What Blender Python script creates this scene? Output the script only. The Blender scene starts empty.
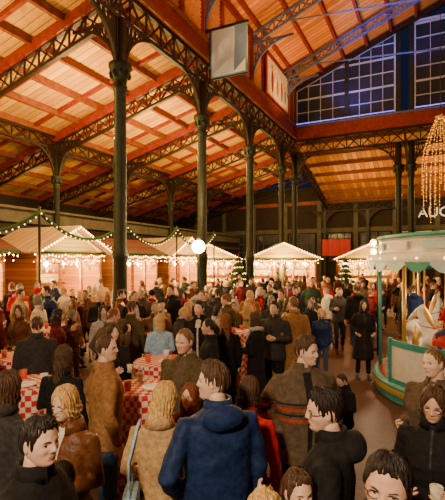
import bpy, bmesh, math, random
import numpy as np
from mathutils import Vector, Matrix, Euler
random.seed(7); np.random.seed(7)
TH = math.atan(210.5/430.0)
CT, ST = math.cos(TH), math.sin(TH)
CAMZ = 2.42
def H2W(a,b,z=0): return (a*CT+b*ST, -a*ST+b*CT, z)
def W2H(x,y): return (x*CT-y*ST, x*ST+y*CT)

# ---------------------------------------------------------------- materials
_M={}
def pm(name,col,rough=.7,metal=0.0,var=.25,scale=12,bump=.0,emit=0.0,spec=.4,stretch=None):
    if name in _M: return _M[name]
    m=bpy.data.materials.new(name); m.use_nodes=True; nt=m.node_tree; N=nt.nodes; L=nt.links
    b=N['Principled BSDF']; b.inputs['Roughness'].default_value=rough; b.inputs['Metallic'].default_value=metal
    b.inputs['Specular IOR Level'].default_value=spec
    tc=N.new('ShaderNodeTexCoord'); nz=N.new('ShaderNodeTexNoise'); nz.inputs['Scale'].default_value=scale; nz.inputs['Detail'].default_value=3
    if stretch:
        mp=N.new('ShaderNodeMapping'); mp.inputs['Scale'].default_value=stretch; L.new(tc.outputs['Object'],mp.inputs[0]); L.new(mp.outputs[0],nz.inputs['Vector'])
    else: L.new(tc.outputs['Object'],nz.inputs['Vector'])
    cr=N.new('ShaderNodeValToRGB'); c=np.array(col)
    cr.color_ramp.elements[0].position=.3; cr.color_ramp.elements[1].position=.7
    cr.color_ramp.elements[0].color=(*np.clip(c*(1-var),0,1),1); cr.color_ramp.elements[1].color=(*np.clip(c*(1+var),0,1),1)
    L.new(nz.outputs['Fac'],cr.inputs['Fac']); L.new(cr.outputs['Color'],b.inputs['Base Color'])
    if bump>0:
        bp=N.new('ShaderNodeBump'); bp.inputs['Strength'].default_value=bump; bp.inputs['Distance'].default_value=.02
        L.new(nz.outputs['Fac'],bp.inputs['Height']); L.new(bp.outputs['Normal'],b.inputs['Normal'])
    if emit>0:
        L.new(cr.outputs['Color'],b.inputs['Emission Color']); b.inputs['Emission Strength'].default_value=emit
        m.cycles.emission_sampling='NONE'
    _M[name]=m; return m
def planks(name,col,axis,width,var=.35,rough=.6):
    m=bpy.data.materials.new(name); m.use_nodes=True; nt=m.node_tree; N=nt.nodes; L=nt.links
    b=N['Principled BSDF']; b.inputs['Roughness'].default_value=rough; b.inputs['Specular IOR Level'].default_value=.3
    tc=N.new('ShaderNodeTexCoord'); sp=N.new('ShaderNodeSeparateXYZ'); L.new(tc.outputs['Object'],sp.inputs[0])
    def math_(op,a,v=None):
        n=N.new('ShaderNodeMath'); n.operation=op; L.new(a,n.inputs[0])
        if v is not None: n.inputs[1].default_value=v
        return n.outputs[0]
    s=math_('DIVIDE',sp.outputs[axis],width); fl=math_('FLOOR',s); fr=math_('FRACT',s)
    wn=N.new('ShaderNodeTexWhiteNoise'); wn.noise_dimensions='1D'; L.new(fl,wn.inputs['W'])
    mp=N.new('ShaderNodeMapping'); sc=[14,14,14]; sc[1-axis if axis<2 else 0]=1.2; mp.inputs['Scale'].default_value=sc
    L.new(tc.outputs['Object'],mp.inputs[0]); nz=N.new('ShaderNodeTexNoise'); nz.inputs['Scale'].default_value=1; nz.inputs['Detail'].default_value=4
    L.new(mp.outputs[0],nz.inputs['Vector'])
    ad=N.new('ShaderNodeMath'); ad.operation='ADD'; L.new(wn.outputs['Value'],ad.inputs[0]); L.new(nz.outputs['Fac'],ad.inputs[1])
    hf=math_('MULTIPLY',ad.outputs[0],.5)
    cr=N.new('ShaderNodeValToRGB'); c=np.array(col)
    cr.color_ramp.elements[0].position=.15; cr.color_ramp.elements[1].position=.85
    cr.color_ramp.elements[0].color=(*np.clip(c*(1-var),0,1),1); cr.color_ramp.elements[1].color=(*np.clip(c*(1+var),0,1),1)
    L.new(hf,cr.inputs['Fac'])
    gap=math_('LESS_THAN',fr,.09)
    mx=N.new('ShaderNodeMix'); mx.data_type='RGBA'; L.new(gap,mx.inputs['Factor']); L.new(cr.outputs['Color'],mx.inputs['A']); mx.inputs['B'].default_value=(*(c*.25),1)
    L.new(mx.outputs['Result'],b.inputs['Base Color'])
    bp=N.new('ShaderNodeBump'); bp.inputs['Strength'].default_value=.3; bp.invert=True; L.new(gap,bp.inputs['Height']); L.new(bp.outputs['Normal'],b.inputs['Normal'])
    return m
def checker(name,c1,c2,scale):
    m=bpy.data.materials.new(name); m.use_nodes=True; nt=m.node_tree; N=nt.nodes; L=nt.links; b=N['Principled BSDF']
    b.inputs['Roughness'].default_value=.8
    tc=N.new('ShaderNodeTexCoord'); ck=N.new('ShaderNodeTexChecker'); ck.inputs['Scale'].default_value=scale
    ck.inputs['Color1'].default_value=(*c1,1); ck.inputs['Color2'].default_value=(*c2,1)
    L.new(tc.outputs['Object'],ck.inputs['Vector']); L.new(ck.outputs['Color'],b.inputs['Base Color']); return m
def paving(name):
    m=bpy.data.materials.new(name); m.use_nodes=True; nt=m.node_tree; N=nt.nodes; L=nt.links; b=N['Principled BSDF']
    tc=N.new('ShaderNodeTexCoord'); br=N.new('ShaderNodeTexBrick'); br.inputs['Scale'].default_value=4
    br.inputs['Color1'].default_value=(.15,.06,.035,1); br.inputs['Color2'].default_value=(.21,.085,.05,1); br.inputs['Mortar'].default_value=(.05,.03,.02,1)
    br.inputs['Mortar Size'].default_value=.015
    L.new(tc.outputs['Object'],br.inputs['Vector'])
    nz=N.new('ShaderNodeTexNoise'); nz.inputs['Scale'].default_value=1.3; nz.inputs['Detail'].default_value=5; L.new(tc.outputs['Object'],nz.inputs['Vector'])
    mx=N.new('ShaderNodeMix'); mx.data_type='RGBA'; mx.blend_type='MULTIPLY'; mx.inputs['Factor'].default_value=.7
    L.new(br.outputs['Color'],mx.inputs['A']); L.new(nz.outputs['Fac'],mx.inputs['B']); L.new(mx.outputs['Result'],b.inputs['Base Color'])
    mr=N.new('ShaderNodeMapRange'); mr.inputs['To Min'].default_value=.3; mr.inputs['To Max'].default_value=.7; L.new(nz.outputs['Fac'],mr.inputs['Value']); L.new(mr.outputs['Result'],b.inputs['Roughness'])
    return m
IRON=pm('cast_iron_green',(.022,.025,.013),.5,.2,var=.3,scale=6)
STEEL=pm('truss_brown',(.028,.012,.006),.55,.2)
STEELB=pm('nave_truss_grey',(.13,.16,.28),.5,.3)
REDB=pm('red_timber',(.24,.024,.006),.55,var=.3,scale=5)
PUR=pm('purlin_timber',(.22,.05,.008),.6,var=.3,scale=5)
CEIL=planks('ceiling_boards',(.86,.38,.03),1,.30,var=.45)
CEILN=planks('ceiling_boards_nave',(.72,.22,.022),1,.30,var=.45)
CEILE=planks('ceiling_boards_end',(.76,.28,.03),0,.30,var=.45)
DARKW=pm('dark_plaster',(.026,.014,.009),.8,scale=3)
GREYW=pm('grey_fascia',(.10,.085,.06),.7,scale=3)
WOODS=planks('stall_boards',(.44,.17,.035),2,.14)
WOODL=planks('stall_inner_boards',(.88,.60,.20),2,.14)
ROOFS=planks('stall_roof_shingle',(.11,.026,.013),0,.2)
ROOFP=planks('stall_roof_canvas',(.50,.33,.18),0,.4,var=.15)
BULB=pm('warm_bulb',(1,.60,.18),emit=24,var=.05)
BULBW=pm('white_bulb',(1,.74,.34),emit=40,var=.03)
BULBS=pm('warm_bulb_small',(1,.38,.05),emit=3.5,var=.05)
BULBG=pm('string_bulb_soft',(1,.62,.2),emit=7,var=.05)
VIOL=pm('violet_tube',(.22,.18,1.0),emit=1.8,var=.05)
PINE=pm('garland_green',(.02,.06,.012),.9,var=.5,scale=40)
WHITE=pm('white_paint',(.75,.72,.65),.5,var=.08)
TEAL=pm('teal_paint',(.05,.30,.26),.4,var=.12)
PALEB=pm('pale_blue_paint',(.50,.64,.68),.45,var=.1)
PALEP=pm('pale_pink_paint',(.66,.42,.38),.45,var=.1)
GOLD=pm('gold_paint',(.7,.42,.1),.35,.5,var=.1)
REDP=pm('red_paint',(.55,.02,.012),.4,var=.1)
BLACK=pm('black_paint',(.012,.012,.012),.5,var=.1)

# ---------------------------------------------------------------- mesh builder
class MB:
    def __init__(s): s.v=[]; s.f=[]; s.m=[]; s.s=[]; s.mats=[]
    def mi(s,mat):
        if isinstance(mat,int): return mat
        if mat not in s.mats: s.mats.append(mat)
        return s.mats.index(mat)
    def add(s,V,F,mat,smooth=False):
        o=len(s.v); V=np.asarray(V,float).tolist(); s.v.extend(V)
        k=s.mi(mat) if not isinstance(mat,(list,np.ndarray)) else None
        for i,f in enumerate(F):
            s.f.append([j+o for j in f]); s.m.append(k if k is not None else int(mat[i])); s.s.append(smooth)
    def box(s,c,size,mat,R=None):
        h=np.array(size)/2; V=np.array([[x,y,z] for x in(-1,1) for y in(-1,1) for z in(-1,1)],float)*h
        if R is not None: V=V@np.array(R).T
        s.add(V+np.array(c),[[0,1,3,2],[4,6,7,5],[0,4,5,1],[2,3,7,6],[0,2,6,4],[1,5,7,3]],mat)
    def beam(s,p,q,w,h,mat):
        p=np.array(p,float); q=np.array(q,float); d=q-p; L=np.linalg.norm(d)
        if L<1e-6: return
        d/=L; up=np.array([0,0,1.]) if abs(d[2])<.95 else np.array([0,1.,0])
        r=np.cross(d,up); r/=np.linalg.norm(r); u=np.cross(r,d)
        V=[]
        for e in(p,q):
            for a,b in((-1,-1),(1,-1),(1,1),(-1,1)): V.append(e+r*a*w/2+u*b*h/2)
        s.add(V,[[3,2,1,0],[4,5,6,7],[0,1,5,4],[1,2,6,5],[2,3,7,6],[3,0,4,7]],mat)
    def loft(s,rings,mat,smooth=True,cap=True,closed=False):
        n=len(rings[0]); V=np.concatenate([np.asarray(r,float) for r in rings]); F=[]
        K=len(rings)
        for i in range(K if closed else K-1):
            a=i*n; b=((i+1)%K)*n
            for j in range(n):
                k=(j+1)%n; F.append([a+j,a+k,b+k,b+j])
        if cap and not closed: F.append(list(range(n))[::-1]); F.append([(K-1)*n+j for j in range(n)])
        s.add(V,F,mat,smooth)
    def tube(s,P,R,mat,n=8,cap=True,round_=False,sq=None):
        P=[np.array(p,float) for p in P]
        if not hasattr(R,'__len__'): R=[R]*len(P)
        R=list(R)
        if round_:
            d0=P[0]-P[1]; d0/=np.linalg.norm(d0); d1=P[-1]-P[-2]; d1/=np.linalg.norm(d1)
            P=[P[0]+d0*R[0]*.8]+P+[P[-1]+d1*R[-1]*.8]; R=[R[0]*.5]+R+[R[-1]*.5]
        rings=[]; pr=None
        for i,p in enumerate(P):
            d=P[min(i+1,len(P)-1)]-P[max(i-1,0)]; d=d/(np.linalg.norm(d)+1e-9)
            if pr is None:
                a=np.array([1.,0,0]) if abs(d[0])<.8 else np.array([0,1.,0])
            else: a=pr
            r=a-d*np.dot(a,d); r/=np.linalg.norm(r)+1e-9; pr=r; u=np.cross(d,r)
            t=np.linspace(0,2*math.pi,n,endpoint=False)
            rings.append(p+R[i]*(np.outer(np.cos(t),r)+np.outer(np.sin(t),u)))
        s.loft(rings,mat,True,cap)
    def lathe(s,prof,c,mat,n=16,smooth=True,cap=True):
        t=np.linspace(0,2*math.pi,n,endpoint=False); c=np.array(c,float)
        s.loft([np.stack([r*np.cos(t),r*np.sin(t),np.full(n,z)],1)+c for r,z in prof],mat,smooth,cap)
    def sphere(s,c,r,mat,n=10,k=6,smooth=True):
        r=np.array(r if hasattr(r,'__len__') else (r,r,r),float); t=np.linspace(0,2*math.pi,n,endpoint=False); R=[]
        for i in range(k+1):
            ph=math.pi*(i/k); q=max(math.sin(ph),.02)
            R.append(np.stack([q*np.cos(t),q*np.sin(t),np.full(n,-math.cos(ph))],1)*r+np.array(c))
        s.loft(R,mat,smooth,True)
    def octa(s,c,r,mat):
        V=np.array([[1,0,0],[0,1,0],[-1,0,0],[0,-1,0],[0,0,1],[0,0,-1]],float)*r+np.array(c)
        s.add(V,[[0,1,4],[1,2,4],[2,3,4],[3,0,4],[1,0,5],[2,1,5],[3,2,5],[0,3,5]],mat,True)
    def lattice(s,p,q,h,n,mat,w=.1,c=.1,dg=.05):
        p=np.array(p,float); q=np.array(q,float); U=np.array([0,0,h])
        s.beam(p,q,w,c,mat); s.beam(p+U,q+U,w,c,mat)
        for i in range(n):
            a=p+(q-p)*i/n; b=p+(q-p)*(i+1)/n
            s.beam(a,b+U,dg,dg,mat); s.beam(a+U,b,dg,dg,mat)
            s.beam(a,a+U,dg,dg,mat)
    def bracket(s,p,d,reach,drop,mat,t=.07):
        p=np.array(p,float); d=np.array(d,float); K=9; A=[]
        for i in range(K+1):
            t_=i/K*math.pi/2
            A.append(p+d*reach*(1-math.cos(t_))+np.array([0,0,drop*math.sin(t_)]))
        for i in range(K): s.beam(A[i],A[i+1],t,t,mat)
        for i in range(2,K,1):
            a=A[i]; top=np.array([a[0],a[1],p[2]+drop]); s.beam(a,top,t*.5,t*.5,mat)
            if i<K-1: s.beam(A[i],np.array([A[i+1][0],A[i+1][1],p[2]+drop]),t*.45,t*.45,mat)
        s.beam(p,p+np.array([0,0,drop]),t,t,mat); s.beam(p+np.array([0,0,drop]),p+d*reach+np.array([0,0,drop]),t,t,mat)
        for k in (.45,.7):
            c=p+np.array([0,0,drop*k])
            j=min(range(len(A)),key=lambda i:abs(A[i][2]-c[2])); s.beam(c,A[j],t*.5,t*.5,mat)
    def mesh(s,name):
        me=bpy.data.meshes.new(name); me.from_pydata(s.v,[],s.f)
        me.polygons.foreach_set('material_index',s.m); me.polygons.foreach_set('use_smooth',s.s)
        for m in s.mats: me.materials.append(m)
        me.update(); return me
    def obj(s,name,hall=False,loc=(0,0,0),rot=0):
        o=bpy.data.objects.new(name,s.mesh(name)); bpy.context.scene.collection.objects.link(o)
        o.location=loc; o.rotation_euler=(0,0,-TH if hall else rot); return o
def light(name,kind,loc,energy,col,size=.3,target=None,spot=None,hall=False):
    l=bpy.data.lights.new(name,kind); l.energy=energy; l.color=col
    if kind=='AREA': l.shape='DISK'; l.size=size
    else: l.shadow_soft_size=size
    if kind=='SPOT' and spot: l.spot_size=math.radians(spot); l.spot_blend=.6
    o=bpy.data.objects.new(name,l); bpy.context.scene.collection.objects.link(o)
    if hall: loc=H2W(*loc); target=H2W(*target) if target else None
    o.location=loc
    if target: o.rotation_euler=(Vector(target)-Vector(loc)).to_track_quat('-Z','Y').to_euler()
    return o

# ---------------------------------------------------------------- remesh + cloth
def remesh(mb,vox,it=3):
    me=mb.mesh('tmp'); o=bpy.data.objects.new('tmp',me); bpy.context.scene.collection.objects.link(o)
    r=o.modifiers.new('r','REMESH'); r.mode='VOXEL'; r.voxel_size=vox
    if it: sm=o.modifiers.new('s','SMOOTH'); sm.factor=.5; sm.iterations=it
    dg=bpy.context.evaluated_depsgraph_get(); m2=bpy.data.meshes.new_from_object(o.evaluated_get(dg))
    nv=len(m2.vertices); co=np.zeros(nv*3); m2.vertices.foreach_get('co',co); no=np.zeros(nv*3); m2.vertices.foreach_get('normal',no)
    F=[list(p.vertices) for p in m2.polygons]
    bpy.data.objects.remove(o); bpy.data.meshes.remove(me); bpy.data.meshes.remove(m2)
    return co.reshape(-1,3),no.reshape(-1,3),F
def wrinkle(P,seed,f=28):
    r=np.random.RandomState(seed); s=np.zeros(len(P))
    for i in range(6):
        k=r.normal(size=3)*np.array([.5,.5,1.2]); k*=f*(.45+i*.28)/np.linalg.norm(k); k2=r.normal(size=3)*8
        s+=(1-2*np.abs(np.sin((P@k+1.8*np.sin(P@k2+r.rand()*6)+r.rand()*6)*.5)))/(1+.3*i)
    return s/2.6
def ss(x,a,b):
    t=np.clip((x-a)/(b-a),0,1); return t*t*(3-2*t)
_ico={}
def ico(sub):
    if sub not in _ico:
        bm=bmesh.new(); bmesh.ops.create_icosphere(bm,subdivisions=sub,radius=1)
        V=np.array([v.co[:] for v in bm.verts]); V/=np.linalg.norm(V,axis=1)[:,None]; F=[[v.index for v in f.verts] for f in bm.faces]; bm.free(); _ico[sub]=(V,F)
    return _ico[sub]
def head_shape(D):
    dx,dy,dz=D[:,0],D[:,1],D[:,2]
    x=.074*dx; z=.118*dz; y=np.where(dy>0,.088*dy*(1.18-.18*dy),.100*dy); t=np.clip(-dz,0,1)
    y=y*(1-.22*ss(t,.2,1)*(dy<0)); y=y+.020*ss(t,.2,.95); x=x*(1-.10*ss(t,.1,.7)+.10*ss(t,.8,1))
    return np.stack([x,y,z],1)
def face_feat(P,D,fem):
    x,y,z=P.T; fr=ss(D[:,1],.15,.45); ax=np.abs(x)
    g=lambda a,s:np.exp(-(a/s)**2)
    sx=np.interp(z,[-.03,.02],[.0120,.0075])
    d=np.interp(z,[-.037,-.031,-.023,0,.02,.032],[0,.014,.023,.012,.003,0])*g(x,sx)
    d+=.007*g(ax-.012,.006)*g(z+.027,.006)
    d-=.0095*g(ax-.031,.015)*g(z-.003,.010)
    d+=(.001 if fem else .005)*g(z-.024,.009)*g(ax-.026,.022)
    d+=.005*g(ax-.043,.018)*g(z+.022,.016)
    d-=.003*g(ax-.030,.010)*g(z+.045,.018)
    d+=.0055*g(z+.056,.010)*g(x,.022)-.0045*g(z+.056,.0022)*g(x,.022)
    d-=.003*g(z+.072,.006)*g(x,.022); d+=(.004 if fem else .008)*g(z+.092,.014)*g(x,.022)
    d-=.004*g(ax-.05,.014)*g(z+.06,.022)
    Q=P.copy(); Q[:,1]+=d*fr; return Q
SK,HA,TOP,TRO,SHO,LIP,EW,ED,ACC,EXT=range(10)
def build_hand(mb,w,e1,e3,side,curl,T):
    w=np.array(w,float); e1=np.array(e1,float); e1/=np.linalg.norm(e1); e3=np.array(e3,float); e3-=e1*np.dot(e1,e3); e3/=np.linalg.norm(e3)
    e2=np.cross(e3,e1)*side
    t=np.linspace(0,2*math.pi,10,endpoint=False); rings=[]
    for s_,hw,ht in((-.02,.026,.02),(.0,.027,.019),(.03,.036,.018),(.065,.042,.016),(.09,.040,.012),(.096,.03,.006)):
        rings.append(T(w+e1*s_+np.outer(np.cos(t)*hw,e2)+np.outer(np.sin(t)*ht,e3)))
    mb.loft(rings,SK)
    for off,L in((.031,.070),(.0105,.078),(-.0105,.073),(-.030,.056)):
        p=w+e1*.085+e2*off; P=[p-e1*.01]; ang=curl*.35
        for q,fr in enumerate((.45,.32,.23)):
            P.append(P[-1]+(e1*math.cos(ang)+e3*math.sin(ang)+e2*off*2)*L*(fr+(.14 if q==0 else 0))); ang+=curl
        mb.tube([T(np.array([x]))[0] for x in P],[.0095,.009,.008,.0065],SK,n=6,round_=True)
    p=w+e1*.015+e2*.024; q=p+(e1*.6+e2*.65+e3*.35)*.035; r=q+(e1*.85+e2*.25+e3*.45)*.032; q2=r+(e1*.9+e3*.5)*.022
    mb.tube([T(np.array([x]))[0] for x in(p,q,r,q2)],[.013,.012,.010,.007],SK,n=6,round_=True)
ARMS={
 'down':((.235,-.03,1.13),(.245,.05,.88),1),
 'pocket':((.30,-.10,1.16),(.19,.09,.95),0),
 'hold':((.235,-.03,1.13),(.13,.25,1.17),2),
 'chin':((.24,.06,1.14),(.10,.24,1.36),2),
 'bag':((.25,-.05,1.14),(.20,.16,1.02),2),
 'rein':((.21,.10,1.17),(.07,.30,1.10),2),
}
_seed=[0]
def person_mesh(name,fem=False,outfit='jacket',arms=('down','down'),legs='stand',hair='short',hq=False,yaw=0,pitch=0,lean=0,
                glasses=False,collar='stand',open_=0,stripes=False,bag=None,cup=False,scarf=False,hood=False,hairlen=.2,build=1.0,beard=False):
    _seed[0]+=1; sd=_seed[0]; mb=MB()
    la=math.radians(lean)
    def T(P):
        P=np.array(P,float)
        if lean:
            w=ss(P[:,2],.80,1.12); a=la*w; z0=.95; y=P[:,1]; z=P[:,2]-z0
            P[:,1]=y*np.cos(a)+z*np.sin(a); P[:,2]=z0-y*np.sin(a)+z*np.cos(a)
        return P
    vox=.012 if hq else .026
    g=MB(); n=28; t=np.linspace(0,2*math.pi,n,endpoint=False)
    def ring(z,hw,hd,cy=0):
        c,s_=np.cos(t),np.sin(t); e=.86
        return np.stack([np.sign(c)*np.abs(c)**e*hw*build,np.sign(s_)*np.abs(s_)**e*hd*build+cy,np.full(n,z)],1)
    if fem: R=[(.80,.178,.132,0),(.88,.182,.135,0),(1.02,.152,.112,0),(1.13,.157,.118,.005),(1.25,.172,.142,.02),(1.34,.170,.118,.008),(1.40,.15,.095,-.005),(1.45,.10,.078,-.01),(1.495,.062,.062,-.008)]
    else: R=[(.80,.188,.135,0),(.87,.190,.138,0),(1.0,.182,.130,.005),(1.15,.190,.135,.01),(1.28,.203,.142,.012),(1.36,.200,.125,.002),(1.42,.172,.100,-.008),(1.46,.115,.083,-.012),(1.50,.068,.068,-.01)]
    if outfit=='coat': R=[(.42,.235,.185,0),(.55,.222,.172,0),(.68,.205,.155,0)]+R
    if outfit=='long': R=[(.62,.215,.165,0),(.70,.205,.155,0)]+R
    g.loft([ring(*r) for r in R],0)
    shx=.166 if fem else .190; ra=.060 if fem else .071
    J=[]
    for sgn,am in((1,arms[0]),(-1,arms[1])):
        E,W_,hm=ARMS[am] if isinstance(am,str) else am
        k=.95 if fem else 1.05
        S=np.array([sgn*shx,-.005,1.385]); E=np.array([E[0]*sgn*k,E[1],E[2]]); W_=np.array([W_[0]*sgn*k,W_[1],W_[2]])
        d=W_-E; Wc=E+d*.94
        g.tube([S*np.array([.45,1,1])+[0,0,.0],S,S*.5+E*.5,E,E*.5+Wc*.5,Wc],[ra*.95,ra*1.02,ra*.92,ra*.80,ra*.76,ra*.66],0,n=14,round_=True)
        J.append((sgn,E,W_,hm))
    if hood: g.sphere((0,-.115,1.455),(.13,.075,.075),0,14,10)
    V,Nn,F=remesh(g,vox,2)
    V=V+Nn*(wrinkle(V,sd)*(.0085 if hq else .007))[:,None]
    C=np.array([V[f].mean(0) for f in F]); mats=np.full(len(F),TOP)
    front=(C[:,1]>.03)&(np.abs(C[:,0])<.15)
    mats[front&(np.abs(C[:,0])<.009)&(C[:,2]<1.45)]=ED
    if open_:
        w=open_*(.35+.65*np.clip(np.abs(C[:,2]-1.0)/.45,0,1)); mats[front&(np.abs(C[:,0])<w)&(C[:,2]<1.47)]=ACC
    if stripes:
        for z0,z1,mm in((1.205,1.235,EXT),(1.25,1.262,ACC),(1.165,1.18,ACC),(1.12,1.145,EXT)): mats[(C[:,2]>z0)&(C[:,2]<z1)&(np.abs(C[:,0])<.35)]=mm
    mb.add(T(V),F,mats,True)
    def band(z0,z1,hw0,hw1,hd0,hd1,cy,th,mat,gap=0):
        m=24; tt=np.linspace(math.pi/2+gap,math.pi*2.5-gap,m)
        c,s_=np.cos(tt),np.sin(tt)
        def rg(z,a,b): return np.stack([a*c,b*s_+cy,np.full(m,z)],1)
        A=[rg(z0,hw0,hd0),rg(z1,hw1,hd1),rg(z1,hw1-th,hd1-th),rg(z0,hw0-th,hd0-th)]
        V=T(np.concatenate(A)); F=[]
        for i in range(4):
            for j in range(m-1): F.append([i*m+j,i*m+j+1,((i+1)%4)*m+j+1,((i+1)%4)*m+j])
        F.append([0,m,2*m,3*m]); F.append([m-1,2*m-1,3*m-1,4*m-1]); mb.add(V,F,mat,True)
    if collar=='stand': band(1.455,1.535,.088,.080,.084,.080,-.008,.016,TOP,.25)
    if collar=='fold': band(1.43,1.515,.118,.078,.098,.075,-.01,.014,TOP,.35)
    if scarf:
        P=[]
        for i in range(25):
            a=i/24*2*math.pi; P.append(T(np.array([[.083*math.cos(a),.078*math.sin(a)-.005,1.485+.012*math.sin(2*a)]]))[0])
        mb.tube(P,[.034+.005*math.sin(i*1.9) for i in range(25)],ACC,n=10)
        mb.tube(T(np.array([[.03,.09,1.47],[.035,.145,1.36],[.04,.155,1.22],[.045,.145,1.1]])),[.03,.035,.034,.03],ACC,n=8)
    g=MB()
    if legs=='walk': LJ=[((.088,0,.88),(.092,.17,.50),(.095,.20,.10)),((-.088,0,.88),(-.092,.05,.48),(-.09,-.24,.13))]
    elif legs=='ride': LJ=[((.088,0,.88),(.20,.26,.72),(.20,.16,.36)),((-.088,0,.88),(-.20,.26,.72),(-.20,.16,.36))]
    else: LJ=[((.088,0,.88),(.105,.02,.49),(.12,-.02,.10)),((-.088,0,.88),(-.10,.03,.49),(-.11,.01,.10))]
    g.loft([ring(.78,.12,.09),ring(.82,.165,.115),ring(.90,.172,.12),ring(1.0,.160,.108)],0)
    for h_,k_,a_ in LJ:
        h_,k_,a_=map(np.array,(h_,k_,a_))
        g.tube([h_,h_*.5+k_*.5,k_,k_*.45+a_*.55,a_],[.092,.078,.062,.058,.056],0,n=14,cap=True)
    V,Nn,F=remesh(g,vox*1.15,2)
    V=V+Nn*(wrinkle(V,sd+50,34)*.005)[:,None]
    mb.add(V,F,TRO,True)
    for h_,k_,a_ in LJ:
        x,y,z=a_; z0=z-.10; L=.27; R2=[]; m=12; tt=np.linspace(0,2*math.pi,m,endpoint=False)
        for f,hw,hh in((0,.018,.03),(.06,.034,.07),(.25,.038,.085),(.45,.038,.075),(.65,.045,.052),(.85,.042,.036),(.97,.026,.026),(1,.01,.012)):
            R2.append(np.stack([x+np.cos(tt)*hw,np.full(m,y-.075+f*L),z0+hh*.5+np.sin(tt)*hh*.5+.003],1))
        mb.loft(R2,SHO)
    for sgn,E,W_,hm in J:
        if hm==0: continue
        d=W_-E
        if hm==1: build_hand(mb,W_,d+np.array([0,.03,0]),(-sgn,.15,0),(1 if sgn>0 else -1),.35,T)
        else: build_hand(mb,W_,d+np.array([0,.02,.05]),(-sgn*.8,.0,.5),(1 if sgn>0 else -1),.75,T)
    if cup:
        sgn,E,W_,hm=J[1]; d=W_-E; d/=np.linalg.norm(d); c=W_+d*.09+np.array([.03,.0,.02])
        m=12; tt=np.linspace(0,2*math.pi,m,endpoint=False)
        mb.loft([T(np.stack([c[0]+r*np.cos(tt),c[1]+r*np.sin(tt),np.full(m,c[2]+z)],1)) for r,z in((.027,-.05),(.036,.05),(.032,.05),(.026,-.03))],EXT)
    hs=.925 if not fem else .895
    P0=np.array([0,-.01,1.50]); ya=math.radians(yaw); pa=math.radians(pitch)
    rr=np.random.RandomState(sd); roll=math.radians(rr.uniform(-6,6))
    fx,fz=rr.uniform(.93,1.05),rr.uniform(.97,1.05)
    Rm=np.array(Matrix.Rotation(-ya,3,'Z')@Matrix.Rotation(-pa,3,'X')@Matrix.Rotation(roll,3,'Y')); HC=np.array([0,.020,1.622])
    def HT(P): return T((np.asarray(P,float)*hs*np.array([fx,1,fz])+(HC-P0))@Rm.T+P0)
    top=HT(np.array([[0,-.012,-.05]]))[0]
    nb=T(np.array([[0,-.012,1.42],[0,-.01,1.49]]))
    mb.tube([nb[0],nb[1],nb[1]*.4+top*.6,top],[.066*hs,.060*hs,.056*hs,.057*hs],SK,n=16)
    D,F=ico(5 if hq else 4); P=face_feat(head_shape(D),D,fem); Cc=P[np.array(F)].mean(1); Dc=D[np.array(F)].mean(1)
    mats=np.full(len(F),SK)
    lm=(Dc[:,1]>.3)&(((np.abs(Cc[:,0])/.022)**2+((Cc[:,2]+.056)/.0065)**2)<1); mats[lm]=LIP
    if beard: mats[(Dc[:,1]>-.05)&(Cc[:,2]<-.035)&~lm]=HA
    mb.add(HT(P),F,mats,True)
    for s_ in(-1,1):
        i=np.argmin((P[:,0]-s_*.031)**2+(P[:,2]-.003)**2-(D[:,1]>0)*.01); ys=P[i,1]
        def sp(c,r,mat,n=12,k=8):
            q=MB(); q.sphere(c,r,0,n,k); mb.add(HT(np.array(q.v)),q.f,mat,True)
        sp((s_*.031,ys-.0070,.002),(.0112,.0090,.0046),EW)
        sp((s_*.031,ys+.0000,.002),(.0050,.0034,.0044),ED)
        ex=[]
        for q in range(6):
            xx=s_*(.016+.030*q/5); ii=np.argmin((P[:,0]-xx)**2+(P[:,2]-.020)**2-(D[:,1]>0)*.01); ex.append([xx,P[ii,1]+.0003,.0190+.0045*math.sin(q/5*math.pi)])
        mb.tube(HT(ex),[.0016,.0027,.003,.0027,.0021,.001],HA,n=5)
        lx=[[s_*(.019+.024*q/4),ys+.0022-.003*abs(q/4-.4),.0058+.0022*math.sin(q/4*math.pi)] for q in range(5)]
        mb.tube(HT(lx),.0014,ED,n=4)
        q=MB(); q.sphere((0,0,0),1,0,10,8); ev=np.array(q.v); ev=ev*np.array([.010,.017,.030])
        ev[:,0]-=.004*np.exp(-(ev[:,1]/.01)**2-(ev[:,2]/.016)**2); ev[:,0]*=s_; ev+=np.array([s_*.073,-.006,-.003]); mb.add(HT(ev),q.f,SK,True)
    if glasses:
        for s_ in(-1,1):
            i=np.argmin((P[:,0]-s_*.031)**2+(P[:,2]-.003)**2-(D[:,1]>0)*.01); yy=P[i,1]+.012
            mb.tube(HT([[s_*.032+.022*math.cos(a),yy-.003*abs(math.cos(a)),.001+.014*math.sin(a)] for a in np.linspace(0,2*math.pi,17)]),.0018,ED,n=5)
            mb.tube(HT([[s_*.054,yy-.002,.004],[s_*.072,yy-.03,.006],[s_*.076,-.01,.006]]),.0018,ED,n=5)
        mb.tube(HT([[-.010,yy,.004],[0,yy+.003,.006],[.010,yy,.004]]),.0018,ED,n=5)
    if hair!='bald':
        na=120 if hq else 48; al=np.linspace(0,2*math.pi,na,endpoint=False); aa=np.degrees(np.abs((al+math.pi)%(2*math.pi)-math.pi))
        longh=hair in('long','bob'); beanie=hair=='beanie'
        if beanie: be=np.interp(aa,[0,60,100,180],[66,76,95,108]); th=.018
        elif longh: be=np.interp(aa,[0,15,35,55,180],[44,50,74,96,96]); th=.011
        elif hair=='crop': be=np.interp(aa,[0,25,45,60,78,90,110,180],[44,40,50,70,90,86,104,120]); th=.006
        else: be=np.interp(aa,[0,40,58,74,88,108,180],[50,54,70,98,88,108,124]); th=.009
        ph=rr.rand(8)*6
        if not beanie and not longh: be=be+2.2*np.sin(al*9+ph[5])+1.8*np.sin(al*19+ph[6])
        nv=20
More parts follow.
